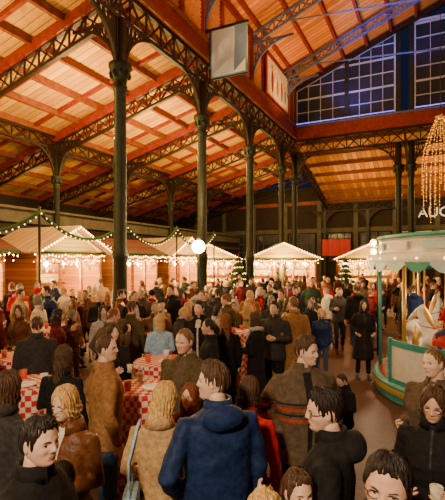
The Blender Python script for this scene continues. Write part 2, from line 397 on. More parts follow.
        A_=.0025 if not beanie else .0006
        def strand(a,v): return (np.sin(a*27+ph[0]+3*v)+.8*np.sin(a*41+ph[1]-5*v)+np.sin(a*8+ph[2]+5*v)*.9+.7*np.sin(a*15+v*11+ph[3]))*A_
        part=.35*(1 if ph[4]>3 else -1)
        rows=[]
        for i in range(nv+1):
            v=i/nv; b=np.radians(be*max(v,.02)); Dd=np.stack([np.sin(b)*np.sin(al),np.sin(b)*np.cos(al),np.cos(b)],1)
            Pp=head_shape(Dd); tk=th*(1-(v**(3 if not longh else 9))*np.where((aa<60) | (not longh),.95,.0))
            top_=np.clip(Dd[:,2],0,1)*(.006 if not beanie else .02)*(0 if hair=='crop' else 1)
            fringe=.006*np.exp(-((aa/45)**2))*math.sin(v*math.pi)*(hair=='short')
            groove=(-.007*np.exp(-((Dd[:,0]-part)/.07)**2)*np.clip(Dd[:,1]+.4,0,1)) if longh else 0
            off=tk+top_+fringe+groove+strand(al,v)*(1 if v<.97 else .3)*(1.5 if longh else (1.6 if hair=='short' else .4))*min(1,v*4)
            rows.append(Pp+Dd*off[:,None])
        if longh:
            L=hairlen; side=ss(aa,46,66)
            for i in range(1,15):
                v=i/14; base=rows[nv]
                zz=-L*v*side*(1+.12*np.sin(al*5+ph[7]))
                bulge=(.007 if hair=='long' else .012)*math.sin(v*3.1)
                Dh=np.stack([np.sin(al),np.cos(al),np.zeros(na)],1)
                Q=base+Dh*((bulge+strand(al,v*3)*2.4-(.03 if i==14 else 0))*side)[:,None]; Q[:,2]+=zz
                Q[:,1]-=.028*v*side*(L/.3); Q[:,0]*=(1-.14*v*side)
                rows.append(Q)
        inner=rows[-1].copy(); inner[:,:2]*=.80; rows.append(inner)
        K=len(rows); V=np.concatenate(rows); F=[]
        for i in range(K-1):
            for j in range(na): k=(j+1)%na; F.append([i*na+j,i*na+k,(i+1)*na+k,(i+1)*na+j])
        F.append(list(range(na))[::-1])
        mb.add(HT(V),F,EXT if beanie else HA,True)
    if bag:
        bx,by,bz,w,h2=bag; n2=16; tt=np.linspace(0,2*math.pi,n2,endpoint=False); c,s_=np.cos(tt),np.sin(tt)
        rg=[]
        for f,sc in((0,.85),(.06,.98),(.5,1.02),(.92,.95),(1,.8)):
            rg.append(np.stack([bx+np.sign(c)*np.abs(c)**.4*.05*sc,by+np.sign(s_)*np.abs(s_)**.4*w/2*sc,np.full(n2,bz-h2/2+h2*f)],1))
        mb.loft(rg,EXT)
        sg=1 if bx>0 else -1
        mb.tube([(bx,by-w*.4,bz+h2/2),(sg*.21,-.09,1.2),(sg*.15,-.06,1.45),(sg*.14,.03,1.46),(sg*.21,.13,1.2),(bx,by+w*.4,bz+h2/2)],.010,EXT,n=6)
    return mb.mesh(name)
SKINS=[pm('skin_a',(.70,.39,.26),.5,var=.14,scale=22,bump=.06),pm('skin_b',(.78,.47,.33),.5,var=.13,scale=22,bump=.06),pm('skin_c',(.58,.31,.20),.5,var=.14,scale=22,bump=.06)]
LIPM=pm('lips',(.50,.19,.15),.45,var=.05); EYEW=pm('eye_white',(.46,.38,.33),.3,var=.02); EYED=pm('eye_dark',(.02,.015,.012),.3,var=.1)
def cl(n,c,r=.85,b=.35): return pm('cloth_'+n,c,r,var=.3,scale=30,bump=b,spec=.15)
def hr(n,c): return pm('hair_'+n,c,.5,var=.6,scale=1.0,bump=.5,spec=.35,stretch=(130,130,14))
HB=hr('dark',(.020,.011,.007)); HBR=hr('brown',(.075,.032,.012)); HAU=hr('auburn',(.20,.055,.015)); HBL=hr('blonde',(.60,.35,.11)); HG=hr('grey',(.22,.18,.14)); HLB=hr('light_brown',(.19,.09,.032))
SHOE=pm('shoe_leather',(.025,.018,.014),.4)
BLK=cl('black',(.014,.012,.012)); NAVY=cl('navy',(.012,.026,.085),.6); JEAN=cl('jeans',(.05,.085,.17)); DKJ=cl('dark_jeans',(.022,.032,.06)); TAN=cl('tan_suede',(.30,.14,.05)); BEI=cl('beige',(.48,.29,.13))
BRN=cl('brown_leather',(.13,.045,.015),.4); CHAR=cl('charcoal',(.042,.036,.033)); OLV=cl('olive',(.085,.06,.025)); RED=cl('red',(.50,.015,.015)); LBL=cl('light_blue',(.36,.55,.72)); LGR=cl('light_grey',(.46,.40,.34))
GBR=cl('grey_brown',(.105,.07,.042)); CREAM=cl('cream',(.66,.56,.42)); MAR=cl('maroon',(.13,.012,.014)); GRN=cl('green',(.03,.06,.03)); STR=cl('rust_stripe',(.40,.05,.025))
def place(kind,me,x,y,h,phi,skin=0,hair=HB,top=BLK,tro=DKJ,sho=SHOE,acc=CREAM,ext=BLK,z=0):
    o=bpy.data.objects.new(kind,me); bpy.context.scene.collection.objects.link(o)
    if not me.materials:
        for i in range(10): me.materials.append(None)
    for i,m in enumerate([SKINS[skin],hair,top,tro,sho,LIPM,EYEW,EYED,acc,ext]):
        o.material_slots[i].link='OBJECT'; o.material_slots[i].material=m
    s=h/1.742; o.scale=(s,s,s); o.location=(x,y,z); o.rotation_euler=(0,0,-math.radians(phi)); return o
PEOPLE=[]
def hero(kind,x,y,h,phi,colors,**k):
    me=person_mesh(kind,hq=k.pop('hq',True),**k); PEOPLE.append((x,y)); return place(kind,me,x,y,h,phi,**colors)

hero('young_man',-.83,1.92,1.74,105,dict(skin=1,hair=HB,top=BLK,acc=CHAR),hair='short',yaw=10,arms=('down','pocket'),collar='stand')
hero('woman',-.955,2.68,1.67,205,dict(skin=1,hair=HBL,top=BRN,tro=BLK,ext=BLK,acc=CREAM),fem=True,hair='bob',hairlen=.10,glasses=True,pitch=8,arms=('bag','hold'),collar='fold',bag=(.23,.02,.92,.28,.2),open_=.03)
hero('woman',-1.49,4.0,1.65,12,dict(hair=HBR,top=BLK),fem=True,hair='long',hairlen=.30,outfit='long',arms=('down','hold'))
hero('man',-1.03,3.77,1.79,62,dict(skin=1,hair=HBR,top=TAN,tro=JEAN),hair='crop',yaw=32,arms=('down','pocket'),collar='fold')
hero('man',-.33,3.95,1.83,205,dict(skin=0,hair=HLB,top=OLV,tro=DKJ,acc=GBR),hair='crop',yaw=8,pitch=8,arms=('hold','down'),open_=.05,build=1.1,collar='fold')
hero('man',-.03,2.6,1.82,-18,dict(skin=1,hair=HBR,top=NAVY,tro=BLK),hair='short',yaw=-62,arms=('down','pocket'),collar='stand',hood=True,build=1.08)
hero('woman',-.42,2.88,1.62,-5,dict(skin=1,hair=HBL,top=BEI,tro=BLK,ext=LBL),fem=True,hair='long',hairlen=.18,outfit='coat',pitch=12,yaw=50,arms=('hold','bag'),bag=(-.18,-.20,.98,.30,.19),collar='fold')
hero('woman',.17,3.07,1.60,15,dict(hair=HBR,top=RED,tro=JEAN),fem=True,hair='long',hairlen=.16,yaw=20,arms=('down','hold'))
hero('girl',-.26,3.37,1.48,205,dict(skin=1,hair=HAU,top=MAR,tro=JEAN),fem=True,hair='long',hairlen=.16,arms=('down','hold'))
hero('man',.65,3.45,1.84,172,dict(skin=1,hair=HBR,top=GBR,tro=DKJ,acc=BLK,ext=STR),hair='short',yaw=-38,pitch=4,arms=('pocket','pocket'),stripes=True,open_=.035,build=1.12,collar='stand')
hero('man',.56,2.25,1.77,-70,dict(skin=1,hair=HB,top=BLK,tro=BLK),hair='short',glasses=True,yaw=-20,pitch=5,arms=('down','hold'),hood=True)
hero('man',.57,1.50,1.77,205,dict(skin=0,hair=HB,top=CHAR,tro=BLK),hair='short',glasses=True,yaw=5,pitch=0,arms=('down','down'))
hero('woman',.135,1.53,1.60,20,dict(skin=1,hair=HBL,top=CREAM,tro=BLK),fem=True,hair='bob',hairlen=.1)
hero('boy',.34,1.98,1.47,160,dict(skin=1,hair=HBR,top=BLK,tro=BLK),hair='short')
hero('man',1.63,3.27,1.77,235,dict(skin=1,hair=HLB,top=GBR,tro=DKJ,acc=CHAR),hair='crop',yaw=10,arms=('hold','down'),collar='fold',open_=.04,build=1.08)
hero('woman',1.28,2.6,1.70,215,dict(skin=0,hair=HBR,top=BLK,tro=BLK,ext=CREAM),fem=True,hair='bob',hairlen=.06,glasses=True,pitch=14,arms=('hold','hold'),cup=True,outfit='long')
hero('woman',2.93,8.95,1.64,185,dict(hair=HB,top=BLK,tro=BLK),fem=True,hair='bob',outfit='coat',arms=('bag','bag'),hq=False)
hero('woman',-.97,6.66,1.62,-15,dict(hair=HBL,top=LBL,tro=JEAN),fem=True,hair='bob',arms=('hold','hold'),hq=False)
hero('man',-.36,6.75,1.82,190,dict(skin=1,hair=HB,top=BLK,tro=BLK,acc=CREAM),hair='short',arms=('hold','pocket'),yaw=15,open_=.03,hq=False)
hero('woman',.05,6.30,1.66,-20,dict(hair=HAU,top=BLK,tro=DKJ),fem=True,hair='long',hairlen=.35,hq=False)
hero('woman',.50,6.40,1.68,-60,dict(hair=HBR,top=BLK,tro=BLK,acc=LGR),fem=True,hair='bob',outfit='coat',arms=('hold','hold'),scarf=True,hq=False)
hero('man',.86,7.1,1.78,215,dict(skin=1,hair=HB,top=CHAR,tro=BLK),hair='short',arms=('down','hold'),hq=False)
hero('man',1.20,7.2,1.85,-25,dict(skin=1,hair=HLB,top=TAN,tro=BLK),hair='crop',outfit='coat',arms=('down','pocket'),hq=False)
hero('girl',2.05,8.9,1.46,190,dict(skin=1,hair=HBL,top=NAVY,tro=JEAN),fem=True,hair='long',hairlen=.16,hq=False)
hero('woman',-2.14,7.7,1.65,150,dict(skin=1,hair=HBR,top=LGR,tro=JEAN),fem=True,hair='bob',outfit='long',hq=False)
hero('man',-1.55,7.3,1.75,30,dict(hair=HBR,top=OLV,tro=DKJ),hair='short',hq=False)
hero('woman',-2.70,7.0,1.66,60,dict(hair=HB,top=MAR,tro=BLK),fem=True,hair='long',hairlen=.2,hq=False)
hero('man',-2.40,5.55,1.72,-30,dict(hair=HBR,top=CHAR,tro=BLK),hair='short',hq=False)
hero('man',-4.7,10.0,1.80,100,dict(hair=HB,top=BEI,tro=BLK),hair='short',outfit='long',hq=False)
hero('woman',-1.44,2.85,1.70,30,dict(hair=HBR,top=CHAR,tro=BLK),fem=True,hair='long',hairlen=.22)
hero('boy',1.42,5.0,1.14,250,dict(skin=1,hair=HBR,top=BLK,tro=DKJ,ext=CREAM),hair='short',pitch=20,arms=('hold','hold'),hq=False)
hero('woman',-1.36,5.35,1.66,140,dict(skin=1,hair=HBR,top=BLK,tro=BLK,ext=CREAM),fem=True,hair='long',hairlen=.18,arms=('hold','hold'),cup=True,hq=False)

# ---------------------------------------------------------------- hall shell
AR=-7.84; B0=9.52; SB=4.74; BE=B0+3.55*SB; ZL0,ZL1,ZR1,ZE=9.2,10.0,10.8,13.2
AB=-15.5; AO=-22.0; BF=BE+9.0; RS=.27
def zr(a): return 10.35+(a-AR)*RS
COLB=[B0+k*SB for k in(-2,-1,0,1,2,3)]+[BE]
f=MB(); f.box((0,14,-.05),(70,70,.1),paving('floor_paving')); f.obj('floor',hall=True)
w=MB(); w.box((AO-.1,14,4.5),(.2,48,9),DARKW); w.obj('wall_left',hall=True)
w=MB(); w.box((13.1,14,7),(.2,48,14),DARKW); w.obj('wall_right',hall=True)
w=MB(); w.box((-4.5,-10.1,7),(35,.2,14),DARKW); w.obj('wall_front',hall=True)
w=MB(); w.box((-4.5,BF+.1,4.3),(35,.2,8.6),DARKW)
w.box((-4.5,BF-.03,5.0),(35,.06,.35),GREYW); w.box((-4.5,BF-.03,7.3),(35,.06,.3),PUR)
for k in range(12): w.box((-20+k*2.9,BF-.05,3.7),(.35,.1,7.4),GREYW)
w.obj('wall_back',hall=True)
GLD=pm('dark_glass',(.02,.028,.05),.2,var=.1,spec=.5)
wi=0
for k in range(1,10):
    c=-20+1.45+k*2.9; g=MB(); g.box((c,BF-.04,3.6),(2.1,.04,2.2),GLD)
    for i in range(5): g.box((c-1.05+i*.525,BF-.09,3.6),(.06,.06,2.2),WHITE if k>5 else GREYW)
    for i in range(4): g.box((c,BF-.09,2.5+i*.733),(2.16,.06,.06),WHITE if k>5 else GREYW)
    wi+=1; g.obj('window_%d'%wi,hall=True)
w=MB(); w.box((AB-.25,14,2.35),(.25,46,4.7),DARKW); w.box((AB-.1,14,4.35),(.2,46,.55),GREYW); w.box((AB-.05,14,4.67),(.4,46,.1),GREYW); w.box((AB-.1,14,3.6),(.14,46,.15),GREYW)
w.obj('wall_gallery',hall=True)
def quad(mb,pts,mat,th=.08):
    P=np.array(pts,float); V=np.concatenate([P,P+[0,0,th]]); mb.add(V,[[0,1,2,3],[7,6,5,4],[0,4,5,1],[1,5,6,2],[2,6,7,3],[3,7,4,0]],mat)
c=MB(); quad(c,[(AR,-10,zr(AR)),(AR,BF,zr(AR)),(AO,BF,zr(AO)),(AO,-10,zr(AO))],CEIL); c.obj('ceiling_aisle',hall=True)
c=MB()
for i in range(11):
    a=AR-.7-i*1.35; c.box((a,12.5,zr(a)-.13),(.14,45,.24),PUR)
for b in np.arange(-6,BF,SB/2):
    p=(AR,b,zr(AR)-.05); q=(AO,b,zr(AO)-.05); c.beam(p,q,.12,.2,REDB)
for k in range(-2,6):
    b=B0+k*SB-.02; c.beam((AR,b,zr(AR)-.28),(AO,b,zr(AO)-.28),.26,.34,REDB)
c.obj('roof_purlins_aisle',hall=True)
NS=.40; RG=0.6
def zn(a): return ZE+.25+(a-AR)*NS if a<RG else ZE+.25+(2*RG-a-AR)*NS
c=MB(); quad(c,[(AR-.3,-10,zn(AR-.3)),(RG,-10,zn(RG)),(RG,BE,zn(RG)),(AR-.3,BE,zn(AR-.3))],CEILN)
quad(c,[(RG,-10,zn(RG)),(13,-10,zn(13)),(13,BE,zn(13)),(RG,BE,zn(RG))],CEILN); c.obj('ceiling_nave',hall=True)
c=MB()
for i in range(7):
    a=AR+.5+i*1.3; c.box((a,8,zn(a)-.14),(.14,36.5,.22),REDB)
c.obj('roof_purlins_nave',hall=True)
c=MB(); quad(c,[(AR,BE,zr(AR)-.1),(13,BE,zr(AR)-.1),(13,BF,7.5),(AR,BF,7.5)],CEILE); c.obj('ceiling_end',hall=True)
c=MB()
for i in range(7):
    b=BE+.6+i*1.35; z=zr(AR)-.1-(b-BE)/(BF-BE)*(zr(AR)-.1-7.5); c.box(((AR+13)/2,b,z-.13),(13-AR,.12,.2),PUR)
c.obj('roof_purlins_end',hall=True)
def column(a,b,r=1.0,top=ZL0):
    m=MB(); k=(top-1.3)/7.9
    m.lathe([(.30,0),(.30,.35),(.24,.45),(.2,.6),(.19,2.5),(.23,2.55),(.23,2.68),(.18,2.75),(.165,7.15*k),(.2,7.2*k),(.2,7.3*k),(.17,7.35*k),(.20,7.5*k),(.30,7.78*k),(.32,7.86*k),(.32,7.92*k),(.2,7.95*k),(.16,8.05*k),(.15,top)],(0,0,0),IRON,n=18)
    for i in range(8):
        t=i*math.pi/4; m.sphere((.25*math.cos(t),.25*math.sin(t),7.62*k),(.06,.06,.12),IRON,6,4)
    for v in m.v: v[0]*=r; v[1]*=r
    m.obj('iron_column',loc=H2W(a,b),rot=-TH)
for b in COLB: column(AR,b)
for a in(-1.75,-1.1,5.5): column(a,BE,1.0)
for k in range(-2,5): column(AB+.12,B0+k*SB,.8,top=7.6)
g=MB(); g.lattice((AR,-8,ZL0),(AR,BE,ZL0),ZL1-ZL0,44,STEEL,.14,.11,.055)
for b in COLB:
    for s_ in(1,-1):
        if b==BE and s_==1: continue
        g.bracket((AR,b+s_*.15,7.75),(0,s_,0),1.5,ZL0-7.75,STEEL,.09)
g.obj('lattice_girder',hall=True)
g=MB(); g.lattice((AR,BE,ZL0),(13,BE,ZL0),ZL1-ZL0,26,STEEL,.14,.11,.055)
for a in(AR,-1.1,5.5): g.bracket((a+.15,BE,7.75),(1,0,0),1.8,ZL0-7.75,STEEL,.09)
for a in(-1.75,5.5): g.bracket((a-.15,BE,7.75),(-1,0,0),1.8,ZL0-7.75,STEEL,.09)
g.obj('lattice_girder',hall=True)
g=MB(); g.lattice((AB+.12,-8,7.55),(AB+.12,BF,7.55),.5,50,STEEL,.12,.09,.05)
for k in range(-2,5):
    b=B0+k*SB
    for s_ in(1,-1): g.bracket((AB+.12,b+s_*.12,6.1),(0,s_,0),1.3,1.45,STEEL,.08)
    g.bracket((AB+.25,b,6.1),(1,0,0),1.3,1.7,STEEL,.08)
g.obj('lattice_girder',hall=True)
for k in range(-2,6):
    b=B0+k*SB if k<5 else BF-.6
    g=MB(); p=np.array((AR,b,zr(AR)-1.05)); q=np.array((AB,b,zr(AB)-1.05)); g.lattice(p,q,.62,12,STEEL,.12,.1,.05)
    q2=np.array((AO,b,zr(AO)-1.05)); g.lattice(q,q2,.62,9,STEEL,.12,.1,.05)
    g.bracket((AR-.15,b,7.9),(-1,0,-.0),1.6,1.3,STEEL,.085)
    g.obj('roof_truss',hall=True)
for a in(-1.42,5.5,AR):
    g=MB(); g.lattice((a,BE,9.1),(a,BF,6.8),.55,12,STEEL,.12,.1,.05); g.obj('roof_truss',hall=True)
g=MB(); g.lattice((AR,BF-.5,6.5),(13,BF-.5,6.5),.6,28,STEEL,.12,.1,.05)
for a in np.arange(AR,13,3.3):
    g.bracket((a+.1,BF-.5,5.4),(1,0,0),1.1,1.1,STEEL,.08); g.bracket((a-.1,BF-.5,5.4),(-1,0,0),1.1,1.1,STEEL,.08); g.beam((a,BF-.5,0),(a,BF-.5,6.5),.2,.2,IRON)
g.obj('lattice_girder',hall=True)
c=MB(); c.box((AR,8,(ZL1+ZR1)/2+.05),(.3,36.6,ZR1-ZL1-.1),REDB); c.box((AR+.18,8,ZR1+.02),(.12,36.6,.12),PUR); c.box((AR+.18,8,ZL1+.1),(.12,36.6,.12),PUR)
c.box((AR,8,ZE+.05),(.35,36.6,.3),REDB); c.obj('clerestory_beam',hall=True)
LOUV=pm('louvre_slats',(.50,.15,.03),.6,var=.2,scale=5)
for b0,b1 in zip(COLB[:-1],COLB[1:]):
    c=MB(); n=3
    for i in range(n):
        x0=b0+(b1-b0)*i/n; x1=b0+(b1-b0)*(i+1)/n
        c.box((AR,x0,(ZR1+ZE)/2),(.26,.2,ZE-ZR1),REDB)
        for j in range(14):
            z=ZR1+.22+j*.155; c.box((AR,(x0+x1)/2,z),(.02,x1-x0-.25,.16),LOUV,R=Matrix.Rotation(math.radians(35),3,'Y'))
    c.box((AR,b1,(ZR1+ZE)/2),(.32,.28,ZE-ZR1),REDB)
    c.obj('louvre_panel',hall=True)
c=MB(); c.box(((AR+13)/2,BE,10.45),(13-AR,.25,.75),REDB); c.box(((AR+13)/2,BE-.16,10.86),(13-AR,.14,.1),STEELB)
FR=pm('window_frame_grey',(.42,.46,.56),.5,var=.1)
c.obj('wall_gable_beam',hall=True)
segs=[(AR+.15,-4.7),(-4.55,-1.95),(-.9,2.2),(2.4,5.3)]
for i,(a0,a1) in enumerate(segs):
    g=MB(); z0=10.92; t0=zn(a0)-.35; t1=zn(a1)-.35
    g.add([(a0,BE+.03,z0),(a1,BE+.03,z0),(a1,BE+.03,t1),(a0,BE+.03,t0)],[[0,1,2,3]],GLD)
    m=4
    for j in range(m+1):
        a=a0+(a1-a0)*j/m; zt=t0+(t1-t0)*j/m; wd=.09 if j in(0,m) else .035; g.box((a,BE-.02,(z0+zt)/2),(wd,.08,zt-z0),FR)
    z=z0; q=0
    while z<max(t0,t1):
        aa=a0
        if z>min(t0,t1): aa=a0+(z-t0)/(t1-t0+1e-6)*(a1-a0)
        g.box(((aa+a1)/2,BE-.02,z),(abs(a1-aa),.08,.09 if q%2==0 else .035),FR); z+=.8; q+=1
    g.beam((a0,BE-.02,t0),(a1,BE-.02,t1),.1,.12,FR); wi+=1; g.obj('window_%d'%wi,hall=True)
g=MB()
for a in(AR,-4.62,-1.75,-1.1,2.3,5.5): g.box((a,BE,(10.8+zn(a))/2),(.22,.3,zn(a)-10.8),IRON)
g.beam((AR,BE-.1,zn(AR)-.25),(RG,BE-.1,zn(RG)-.25),.25,.3,STEEL); g.beam((RG,BE-.1,zn(RG)-.25),(13,BE-.1,zn(13)-.25),.25,.3,STEEL); g.obj('gable_frame',hall=True)
g=MB(); g.tube([(AR+.2,BE-.28,10.98),(-1.95,BE-.28,10.98)],.03,VIOL,n=6); g.tube([(-.9,BE-.28,10.98),(6,BE-.28,10.98)],.03,VIOL,n=6); g.obj('neon_tube',hall=True)
for b in COLB[:-1]:
    g=MB(); g.lattice((AR,b,zn(AR)-.75),(RG,b,zn(RG)-.75),.5,14,STEELB,.12,.09,.05); g.lattice((RG,b,zn(RG)-.75),(13,b,zn(13)-.75),.5,14,STEELB,.12,.09,.05)
    g.bracket((AR+.15,b,11.2),(1,0,0),2.0,1.6,STEELB,.09); g.beam((AR+2,b,zn(AR+2)-.8),(RG,b,12.9),.06,.06,STEELB); g.beam((RG,b,12.9),(RG,b,zn(RG)),.06,.06,STEELB)
    g.obj('nave_truss',hall=True)
BAN=pm('banner_blue_grey',(.16,.24,.42),.7,var=.08); BANW=pm('banner_pale',(.52,.57,.68),.7,var=.06)
g=MB(); z0,z1=9.25,11.05; a0,a1=AR+.35,AR+1.85; bb=B0+SB
g.box(((a0+a1)/2,bb,(z0+z1)/2),(a1-a0,.05,z1-z0),BAN)
g.box((a0+.55,bb-.035,(z0+z1)/2),(.9,.02,z1-z0-.1),BANW)
g.add([(a0+.95,bb-.05,z0+.05),(a1-.05,bb-.05,z0+.05),(a1-.05,bb-.05,z0+.5)],[[0,1,2]],WHITE)
g.beam((AR,bb,z1+.03),(a1+.05,bb,z1+.03),.07,.09,BLACK); g.beam((a0,bb,z0),(a0,bb,z1),.06,.05,BLACK); g.beam((AR,bb,z0-.02),(a1,bb,z0-.02),.05,.05,BLACK)
g.obj('hanging_banner',hall=True)
g=MB(); PO=pm('poster_cream',(.80,.58,.34),.6,var=.25,scale=2.5); pa=AR+.30
g.box((pa,22.2,11.95),(.05,3.5,2.0),REDP); g.box((pa+.04,22.2,11.95),(.03,3.3,1.85),PO)
for (yy,zz,ww,hh,mt) in((21.2,11.8,.35,1.2,REDB),(21.2,12.5,.26,.26,GOLD),(22.0,11.7,.35,.9,GOLD),(22.0,12.25,.24,.24,PALEP),(22.7,11.75,.35,1.1,REDP),(22.7,12.42,.26,.26,PALEP),(23.3,11.65,.3,.8,TEAL),(23.3,12.15,.22,.22,GOLD)):
    g.sphere((pa+.06,yy,zz),(.02,ww/2,hh/2),mt,16,8)
for y_ in(20.6,23.8): g.beam((pa,y_,12.95),(pa,y_,13.3),.03,.03,BLACK)
g.obj('painted_poster',hall=True)
light('poster_fill','SPOT',(AR+2.6,22.2,10.2),190,(1,.72,.4),.1,target=(AR+.3,22.2,12.0),spot=75,hall=True)  # added fill spot without a fixture, brightens the poster
g=MB(); ab=-6.9
K=12
for i in range(K):
    x0=ab-1.1+2.2*i/K; x1=ab-1.1+2.2*(i+1)/K; y0=BF-.75+.04*math.sin(i*1.3); y1=BF-.75+.04*math.sin((i+1)*1.3)
    g.add([(x0,y0,2.9),(x1,y1,2.9),(x1,y1,4.25),(x0,y0,4.25)],[[0,1,2,3]],REDP,True)
g.tube([(ab-1.2,BF-.75,4.27),(ab+1.2,BF-.75,4.27)],.03,BLACK,n=6); g.obj('red_banner',hall=True)

# ---------------------------------------------------------------- market stalls
GOODS=[pm('goods_%d'%i,c,.5) for i,c in enumerate([(.9,.6,.2),(.75,.1,.04),(.95,.82,.5),(.25,.4,.1),(.6,.3,.08),(.95,.88,.66),(.6,.3,.5)])]
def stall(cx,cy,rot,L=3.2,W=2.2,bright=90,eave=2.75,ridge=3.5,world=False,front=False):
    m=MB(); R=random.Random(int(cx*100+cy*10))
    h=eave
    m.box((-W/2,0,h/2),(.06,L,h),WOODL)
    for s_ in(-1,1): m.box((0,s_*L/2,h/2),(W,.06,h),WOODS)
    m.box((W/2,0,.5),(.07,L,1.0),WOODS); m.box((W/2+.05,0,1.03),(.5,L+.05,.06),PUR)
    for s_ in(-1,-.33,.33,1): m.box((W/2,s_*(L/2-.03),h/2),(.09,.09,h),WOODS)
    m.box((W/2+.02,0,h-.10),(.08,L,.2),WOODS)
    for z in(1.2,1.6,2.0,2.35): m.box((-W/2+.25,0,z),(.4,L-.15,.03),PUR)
    fx=W/2+.45
    for s_ in(-1,1):
        if front:
            quad(m,[(-fx,0,ridge),(fx,0,ridge),(fx,s_*(L/2+.25),eave-.05),(-fx,s_*(L/2+.25),eave-.05)],ROOFP,.05)
            m.add([(s_*W/2,-L/2,eave),(s_*W/2,L/2,eave),(s_*W/2,0,ridge-.04)],[[0,1,2]],WOODL)
            for i in range(16):
                f_=i/15; m.octa((fx+.03,s_*f_*(L/2+.25),ridge-.02-(ridge-eave)*f_),.036,BULB)
        else:
            quad(m,[(0,-L/2-.2,ridge),(0,L/2+.2,ridge),(s_*fx,L/2+.2,eave-.02),(s_*fx,-L/2-.2,eave-.02)],ROOFS,.05)
            m.add([(-W/2,s_*L/2,eave),(W/2,s_*L/2,eave),(0,s_*L/2,ridge)],[[0,1,2]],WOODS)
            for i in range(9):
                f_=i/8; m.octa((s_*f_*(W/2+.4),-L/2-.24,ridge-(ridge-eave)*f_),.025,BULB)
    for z in(1.22,1.62,2.02,2.37):
        y=-L/2+.15
        while y<L/2-.15:
            q=R.random(); g=R.choice(GOODS); w=R.uniform(.07,.16)
            if q<.4: m.box((-W/2+.28,y,z+w/2),(w,w,w*R.uniform(.8,1.6)),g)
            elif q<.7: m.sphere((-W/2+.28,y,z+w/2),w/2,g,8,5)
            else: m.lathe([(w*.5,0),(w*.45,w),(w*.15,w*1.5),(w*.15,w*1.8)],(-W/2+.28,y,z),g,8)
            y+=w+R.uniform(.02,.08)
    y=-L/2+.15
    while y<L/2-.15:
        g=R.choice(GOODS); w=R.uniform(.1,.22); q=R.random()
        if q<.5: m.box((W/2+.02,y,1.06+w*.3),(w,w,w*.6),g)
        else: m.lathe([(w*.3,0),(w*.5,w*.4),(w*.45,w*.5),(w*.1,w*.6)],(W/2+.02,y,1.06),g,8)
        y+=w+.05
    for i in range(11):
        y=-L/2+.2+i*(L-.4)/10; l=R.uniform(.15,.5); m.tube([(W/2-.15,y,eave-.1),(W/2-.15,y,eave-.1-l)],.006,GOLD,n=4)
        m.sphere((W/2-.15,y,eave-.14-l),(.07,.07,.09),R.choice(GOODS),8,5)
    n=int(L/.13); ex=W/2+.48 if not front else W/2+.10
    for i in range(n+1):
        y=-L/2-.1+i*(L+.2)/n; z=eave-.08-.07*abs(math.sin(i*.7)); m.octa((ex,y,z),.034,BULB)
        if i%2: m.octa((ex,y,z-.16),.028,BULB)
        m.octa((W/2-.05,y*.95,eave-.32-.1*math.sin(i*1.7)),.03,BULB)
    m.tube([(ex-.02,-L/2-.2,eave-.02),(ex-.02,L/2+.2,eave-.02)],.05,PINE,n=6)
    for i in range(4): m.octa((.3,-L*.375+i*L/4,2.35),.13,BULBW); m.tube([(.3,-L*.375+i*L/4,2.4),(.3,-L*.375+i*L/4,eave+.02)],.01,BLACK,n=4)
    if world: loc=(cx,cy,0); rz=rot
    else: loc=H2W(cx,cy); rz=rot-TH
    m.obj('market_stall',loc=loc,rot=rz)
    p=Matrix.Rotation(rz,3,'Z')@Vector((.45,0,2.05)); p2=Matrix.Rotation(rz,3,'Z')@Vector((W/2+.9,0,2.3))
    light('stall_light','POINT',(loc[0]+p.x,loc[1]+p.y,2.05),bright,(1,.64,.22),.15)
    if front: light('stall_light','POINT',(loc[0]+p2.x,loc[1]+p2.y,2.5),bright*.25,(1,.64,.24),.15)
for i,b in enumerate((3.2,7.3,11.3,15.2,19.0)): stall(-12.6,b,0,L=3.0 if i%2==0 else 2.7,bright=560,front=i in(0,2,4),ridge=3.65 if i in(0,2,4) else 3.4)
stall(3.3,24.6,-math.pi/2,L=3.6,bright=1150,world=True,eave=2.6,ridge=3.45,front=True)
stall(-.9,25.6,-math.pi/2+.1,L=3.2,bright=750,world=True,eave=2.6,ridge=3.4,front=True)
stall(8.4,25.2,-math.pi/2-.2,L=3.2,bright=450,world=True,eave=2.6,ridge=3.4,front=True)
g=MB()
pts=[(-10.75,b) for b in(1.5,5.3,9.3,13.25,17.1,20.9)]
for (a,b),(a2,b2) in zip(pts[:-1],pts[1:]):
    P=[]
    for i in range(21):
        t=i/20; P.append((a,b+(b2-b)*t,3.95-.75*(1-(2*t-1)**2)))
    g.tube(P,.06,PINE,n=6)
    for i in range(0,21):
        q=P[i]; g.octa((q[0]+.05,q[1]+.03,q[2]-.05),.026,BULBG)
for a,b in pts: g.tube([(a,b,0),(a,b,4.1)],.04,BLACK,n=6)
g.obj('light_garland',hall=True)
def lamp(x,y,z,r,e,col=(1,.8,.5)):
    m=MB(); m.lathe([(.14,0),(.14,.1),(.05,.25),(.035,z-r-.05),(.07,z-r-.02),(.07,z-r+.02)],(0,0,0),IRON,12)
    m.sphere((0,0,z),r,BULBW,14,10); m.lathe([(.08,z+r-.01),(.05,z+r+.06),(.01,z+r+.12)],(0,0,0),IRON,10)
    m.obj('globe_lamp',loc=(x,y,0)); light('globe_lamp_light','POINT',(x,y-.4,z),e,col,.15)
    PEOPLE.append((x,y))
lamp(-.76,13.6,2.9,.21,560,(1,.70,.34))
